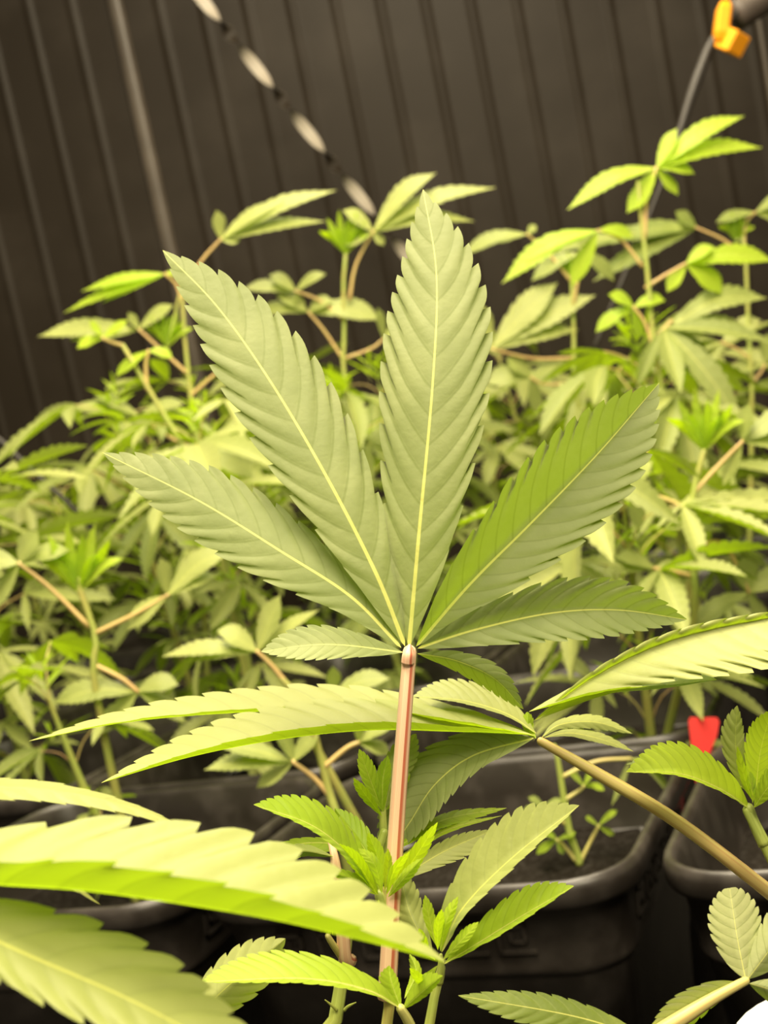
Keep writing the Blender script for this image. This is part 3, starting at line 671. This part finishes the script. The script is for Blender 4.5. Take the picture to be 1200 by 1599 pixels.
tall([(905, 640, 1.5), (897, 520, 1.5), (893, 430, 1.5)], [
  ([(893, 440), (860, 400), (824, 366)], [(718, 402, 13, 12), (770, 380, 9, 4), (838, 352, 8, 0)], .5, 'leaf'),
  ([(895, 480), (904, 430), (905, 395)], [(830, 440, 14, 8), (960, 440, 14, 8), (920, 360, 10, 0)], .35, 'leaf'),
  ([(897, 560), (830, 560), (768, 545)], [(872, 441, 26, 4), (932, 461, 24, 8), (905, 515, 17, 8), (740, 470, 20, 0)], .95, 'leaf'),
  ([(899, 600), (850, 600), (830, 590)], [(760, 600, 20, 8), (790, 560, 16, 4), (880, 570, 14, 4), (840, 650, 14, 0)], .6, 'leaf')],
  'back plant right of the big leaf, with a pale forked leaf low on its stem', tip=(893, 420, 30))
tall([(1175, 640, 1.6), (1170, 520, 1.6), (1165, 400, 1.6), (1160, 370, 1.6)], [
  ([(1163, 400), (1130, 375), (1088, 356)], [(925, 441, 18, 8), (800, 408, 15, 10), (1055, 330, 13, 0), (960, 375, 16, 8)], .15, 'leaf'),
  ([(1163, 395), (1165, 350), (1180, 332)], [(1118, 348, 10, 4), (1260, 300, 14, 8), (1230, 350, 12, 4)], .3, 'leaf'),
  ([(1172, 560), (1150, 545), (1128, 535)], [(1000, 585, 24, 12), (1075, 600, 18, 0), (1190, 500, 16, 6)], .85, 'leaf'),
  ([(1175, 600), (1190, 580), (1195, 570)], [(1110, 600, 14, 6), (1260, 560, 16, 8), (1200, 520, 12, 0)], .5, 'leaf')],
  'back plant at the right edge with a dark leaf near its top', tip=(1150, 360, 34))
tall([(1085, 960, 1.0), (1078, 860, 1.0), (1084, 770, 1.0), (1100, 705, 1.0)], [
  ([(1080, 900), (1060, 895), (1022, 888)], [(888, 908, 22, 14), (1072, 915, 20, 12), (1010, 960, 20, -4), (960, 870, 14, 6)], .8, 'leaf'),
  ([(1082, 800), (1040, 780), (985, 765)], [(860, 830, 18, 8), (930, 740, 16, 6), (1020, 720, 14, 4), (1000, 830, 16, 0)], .7, 'leaf'),
  ([(1084, 770), (1130, 720), (1160, 690)], [(1260, 640, 22, 8), (1250, 700, 20, 8), (1170, 630, 16, 2), (1130, 760, 14, 0)], .5, 'leaf'),
  ([(1080, 860), (1130, 850), (1170, 925)], [(1080, 985, 20, 8), (1160, 870, 24, 0), (1230, 900, 22, 6), (1200, 990, 16, 0)], .75, 'leaf')],
  'plant at the right with a bright bushy tip on a brownish stem', tip=(1100, 668, 74))
tall([(150, 1080, .98), (150, 1000, .98), (128, 930, .98), (122, 905, .98)], [
  ([(140, 980), (80, 920), (30, 880)], [(-60, 900, 26, 14), (60, 830, 20, 4), (110, 860, 16, 6), (-20, 960, 18, 0)], .5, 'leaf'),
  ([(148, 990), (210, 960), (262, 930)], [(360, 862, 22, 16), (340, 900, 16, 8), (250, 870, 16, 4), (200, 985, 18, 6)], .7, 'leaf'),
  ([(150, 1040), (190, 1060), (215, 1080)], [(80, 1100, 22, 12), (150, 1150, 20, 0), (280, 1070, 18, 8), (290, 1130, 18, 6)], .55, 'leaf')],
  'left-hand plant with a bright star-shaped tip low in front of the dark rims', tip=(122, 885, 84))
tall([(480, 1140, .92), (462, 1085, .92), (440, 1060, .92)], [
  ([(446, 1066), (425, 1040), (402, 1018)], [(438, 928, 20, 0), (500, 952, 12, 6), (338, 985, 20, 6), (252, 1026, 15, 10), (300, 1034, 10, 6)], .75, 'leaf'),
  ([(470, 1120), (500, 1100), (520, 1085)], [(610, 1060, 18, 8), (560, 1120, 18, 0), (450, 1100, 12, 4), (520, 1040, 14, 2)], .5, 'leaf')],
  'plant left of the pink stalk with an open star-shaped leaf below the big leaf')
tall([(530, 1290, .84), (515, 1240, .84), (495, 1160, .84), (488, 1130, .84)], [
  ([(517, 1245), (490, 1215), (458, 1190)], [(318, 1203, 18, 8), (335, 1165, 16, 6), (430, 1125, 16, 4), (500, 1140, 16, 4), (400, 1232, 14, 0)], .45, 'leaf'),
  ([(505, 1200), (540, 1170), (560, 1160)], [(620, 1130, 14, 6), (610, 1180, 14, 4), (560, 1110, 12, 0)], .5, 'leaf')],
  'plant with a green stem rising from the pot just left of the pink stalk')

hand_stem(SEED, [Vector(SEED.location), (904, 1340, dS), (890, 1300, dS), (880, 1240, dS), (872, 1190, dS), (866, 1165, dS)], (2.6, 2.4, 2.2, 2.0, 1.8, 1.4), .0)
for pet, tips, tone, mat in (
  ([(905, 1350), (925, 1310), (935, 1290)], [(965, 1265, 9, 2), (960, 1305, 8, 0), (915, 1275, 7, 0)], .6, 'young'),
  ([(900, 1345), (880, 1320), (870, 1312)], [(838, 1335, 12, 2), (880, 1335, 9, 0), (850, 1300, 9, 2), (900, 1300, 8, 0)], .4, 'young'),
  ([(888, 1290), (860, 1270), (850, 1262)], [(815, 1275, 13, 4), (825, 1245, 10, 2), (880, 1250, 10, 2)], .3, 'leaf'),
  ([(882, 1250), (905, 1235), (912, 1228)], [(945, 1235, 9, 4), (925, 1205, 8, 0), (892, 1205, 8, 0)], .7, 'young'),
  ([(876, 1215), (930, 1190), (985, 1185)], [(1060, 1258, 11, 14), (1080, 1215, 13, 6), (955, 1260, 9, -4)], .3, 'leaf')):
    hand_leaf(SEED, [(x, y, dS) for x, y in pet], bl(pet[-1], [(q[0], q[1], q[2] * .72) + q[3:] for q in tips], dS, tone, mat), mat, red=.2, rad=(1.5, 1.2, 1.0))
# ---- small things
def prism(name, outline, dpt, parent, mat, thick):
    """plate with an outline and a thickness, standing upright in the place"""
    a = [W(x, y, dpt) for x, y in outline]; b = [W(x, y, dpt) + Fv * thick for x, y in outline]; n = len(a)
    me = mesh(name, a + b, [tuple(range(n - 1, -1, -1)), tuple(range(n, 2 * n))] + [(q, (q + 1) % n, n + (q + 1) % n, n + q) for q in range(n)], False)
    return link(name, me, parent, mat)
rt = prism('plant_label', [(1079, 1121), (1120, 1121), (1124, 1127), (1120, 1150), (1105, 1186), (1100, 1215), (1112, 1290), (1098, 1300), (1082, 1180), (1076, 1128)], .93, None, M['red'], .0012)
tag(rt, 'red plastic plant label stuck in a pot on the right', 'label')

# orange cable clip hanging on a dark cord, upper right
DC = 1.75
ct = px_tube('hanging_cord', [(1150, 20), (1128, 46), (1110, 72), (1096, 106), (1080, 150), (1064, 200), (1040, 270), (1005, 360), (965, 455), (930, 540)], (6, 8, 9, 7, 4, 3, 3, 3, 3, 3), DC + .03, M['cord'])
tag(ct, 'thin dark cord running down from the orange clip in front of the wall', 'cord')
clip = tag(empty('cable_clip', W(1143, 60, DC)), 'orange plastic cable clip at the upper right corner', 'clip')
def facet_box(name, c, ax, ay, az, hx, hy, hz, bev, parent, mat):
    """box with cut corners spanned by three axes"""
    V = []; ring = [(-1, -1 + bev), (-1, 1 - bev), (-1 + bev, 1), (1 - bev, 1), (1, 1 - bev), (1, -1 + bev), (1 - bev, -1), (-1 + bev, -1)]
    lv = [(-1, 1 - bev), (-1 + bev, 1), (1 - bev, 1), (1, 1 - bev)]
    for z, sc in lv:
        for x, y in ring: V.append(c + ax * (x * hx * sc) + ay * (y * hy * sc) + az * (z * hz))
    Fc = [(i * 8 + j, i * 8 + (j + 1) % 8, (i + 1) * 8 + (j + 1) % 8, (i + 1) * 8 + j) for i in range(3) for j in range(8)] + [tuple(range(7, -1, -1)), tuple(range(24, 32))]
    o0 = Vector(parent.location); return link(name, mesh(name, [v - o0 for v in V], Fc, False), parent, mat)
e = Euler((R_(35), R_(20), R_(38))).to_matrix(); exx, eyy, ezz = e.col[0], e.col[1], e.col[2]
s_ = DC / FPX
facet_box('clip_block', W(1144, 66, DC), exx, eyy, ezz, 17 * s_, 17 * s_, 17 * s_, .12, clip, M['orange'])
u_ = (Uv + Rv * .12).normalized()
facet_box('clip_arm', W(1129, 34, DC), Rv, Fv, u_, 11 * s_, 13 * s_, 30 * s_, .35, clip, M['orange'])
pp = px_tube('round_duct', [(1148, 26), (1175, 8), (1230, -30), (1300, -80)], (24, 26, 26, 26), DC + .05, M['pipe'], sides=18)
tag(pp, 'dark grey round duct end behind the orange clip', 'duct')

# twisted strap before the wall; glints are painted in as one pale face
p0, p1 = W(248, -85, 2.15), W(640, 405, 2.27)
stp = tag(empty('twisted_strap', p1), 'twisted strap hanging diagonally before the wall, its glints painted as a pale face', 'strap')
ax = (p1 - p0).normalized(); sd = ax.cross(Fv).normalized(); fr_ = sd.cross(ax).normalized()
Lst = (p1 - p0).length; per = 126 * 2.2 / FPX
for nm, off, mt in (('glint_face', .0006, plain('painted_glint', (0.34, 0.30, 0.24), .5)), ('black_face', -.0006, M['wall'])):
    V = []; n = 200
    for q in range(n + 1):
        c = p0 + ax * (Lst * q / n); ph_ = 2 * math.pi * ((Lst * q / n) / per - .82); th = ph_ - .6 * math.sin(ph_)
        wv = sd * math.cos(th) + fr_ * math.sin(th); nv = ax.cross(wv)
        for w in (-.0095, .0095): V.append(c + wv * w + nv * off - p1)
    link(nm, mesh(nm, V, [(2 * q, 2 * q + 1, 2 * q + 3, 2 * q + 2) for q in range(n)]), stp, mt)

tb = px_tube('drip_tube', [(-60, 640), (0, 688), (30, 716), (62, 746), (120, 800), (170, 860)], (4, 4, 4, 4, 4, 4), 1.6, M['cord'])
tag(tb, 'thin black drip tube slanting down at the left edge', 'tube')
# white cup standing on the soil at the lower right
cc = W(1322, 1625, .42); rings = []
hC = cc.z - SOIL
for r_, z in ((.024, 0), (.026, .002), (.033, hC - .006), (.035, hC - .005), (.0356, hC - .002), (.0345, hC), (.033, hC - .001), (.031, hC - .01), (.024, .004)):
    rings.append([(r_ * math.cos(2 * math.pi * q / 32), r_ * math.sin(2 * math.pi * q / 32), z) for q in range(32)])
cup = link('plastic_cup', mesh('plastic_cup', *loft(rings)), None, M['white']); cup.location = (cc.x, cc.y, SOIL + .003)
tag(cup, 'white plastic cup cut off by the lower right corner', 'cup')
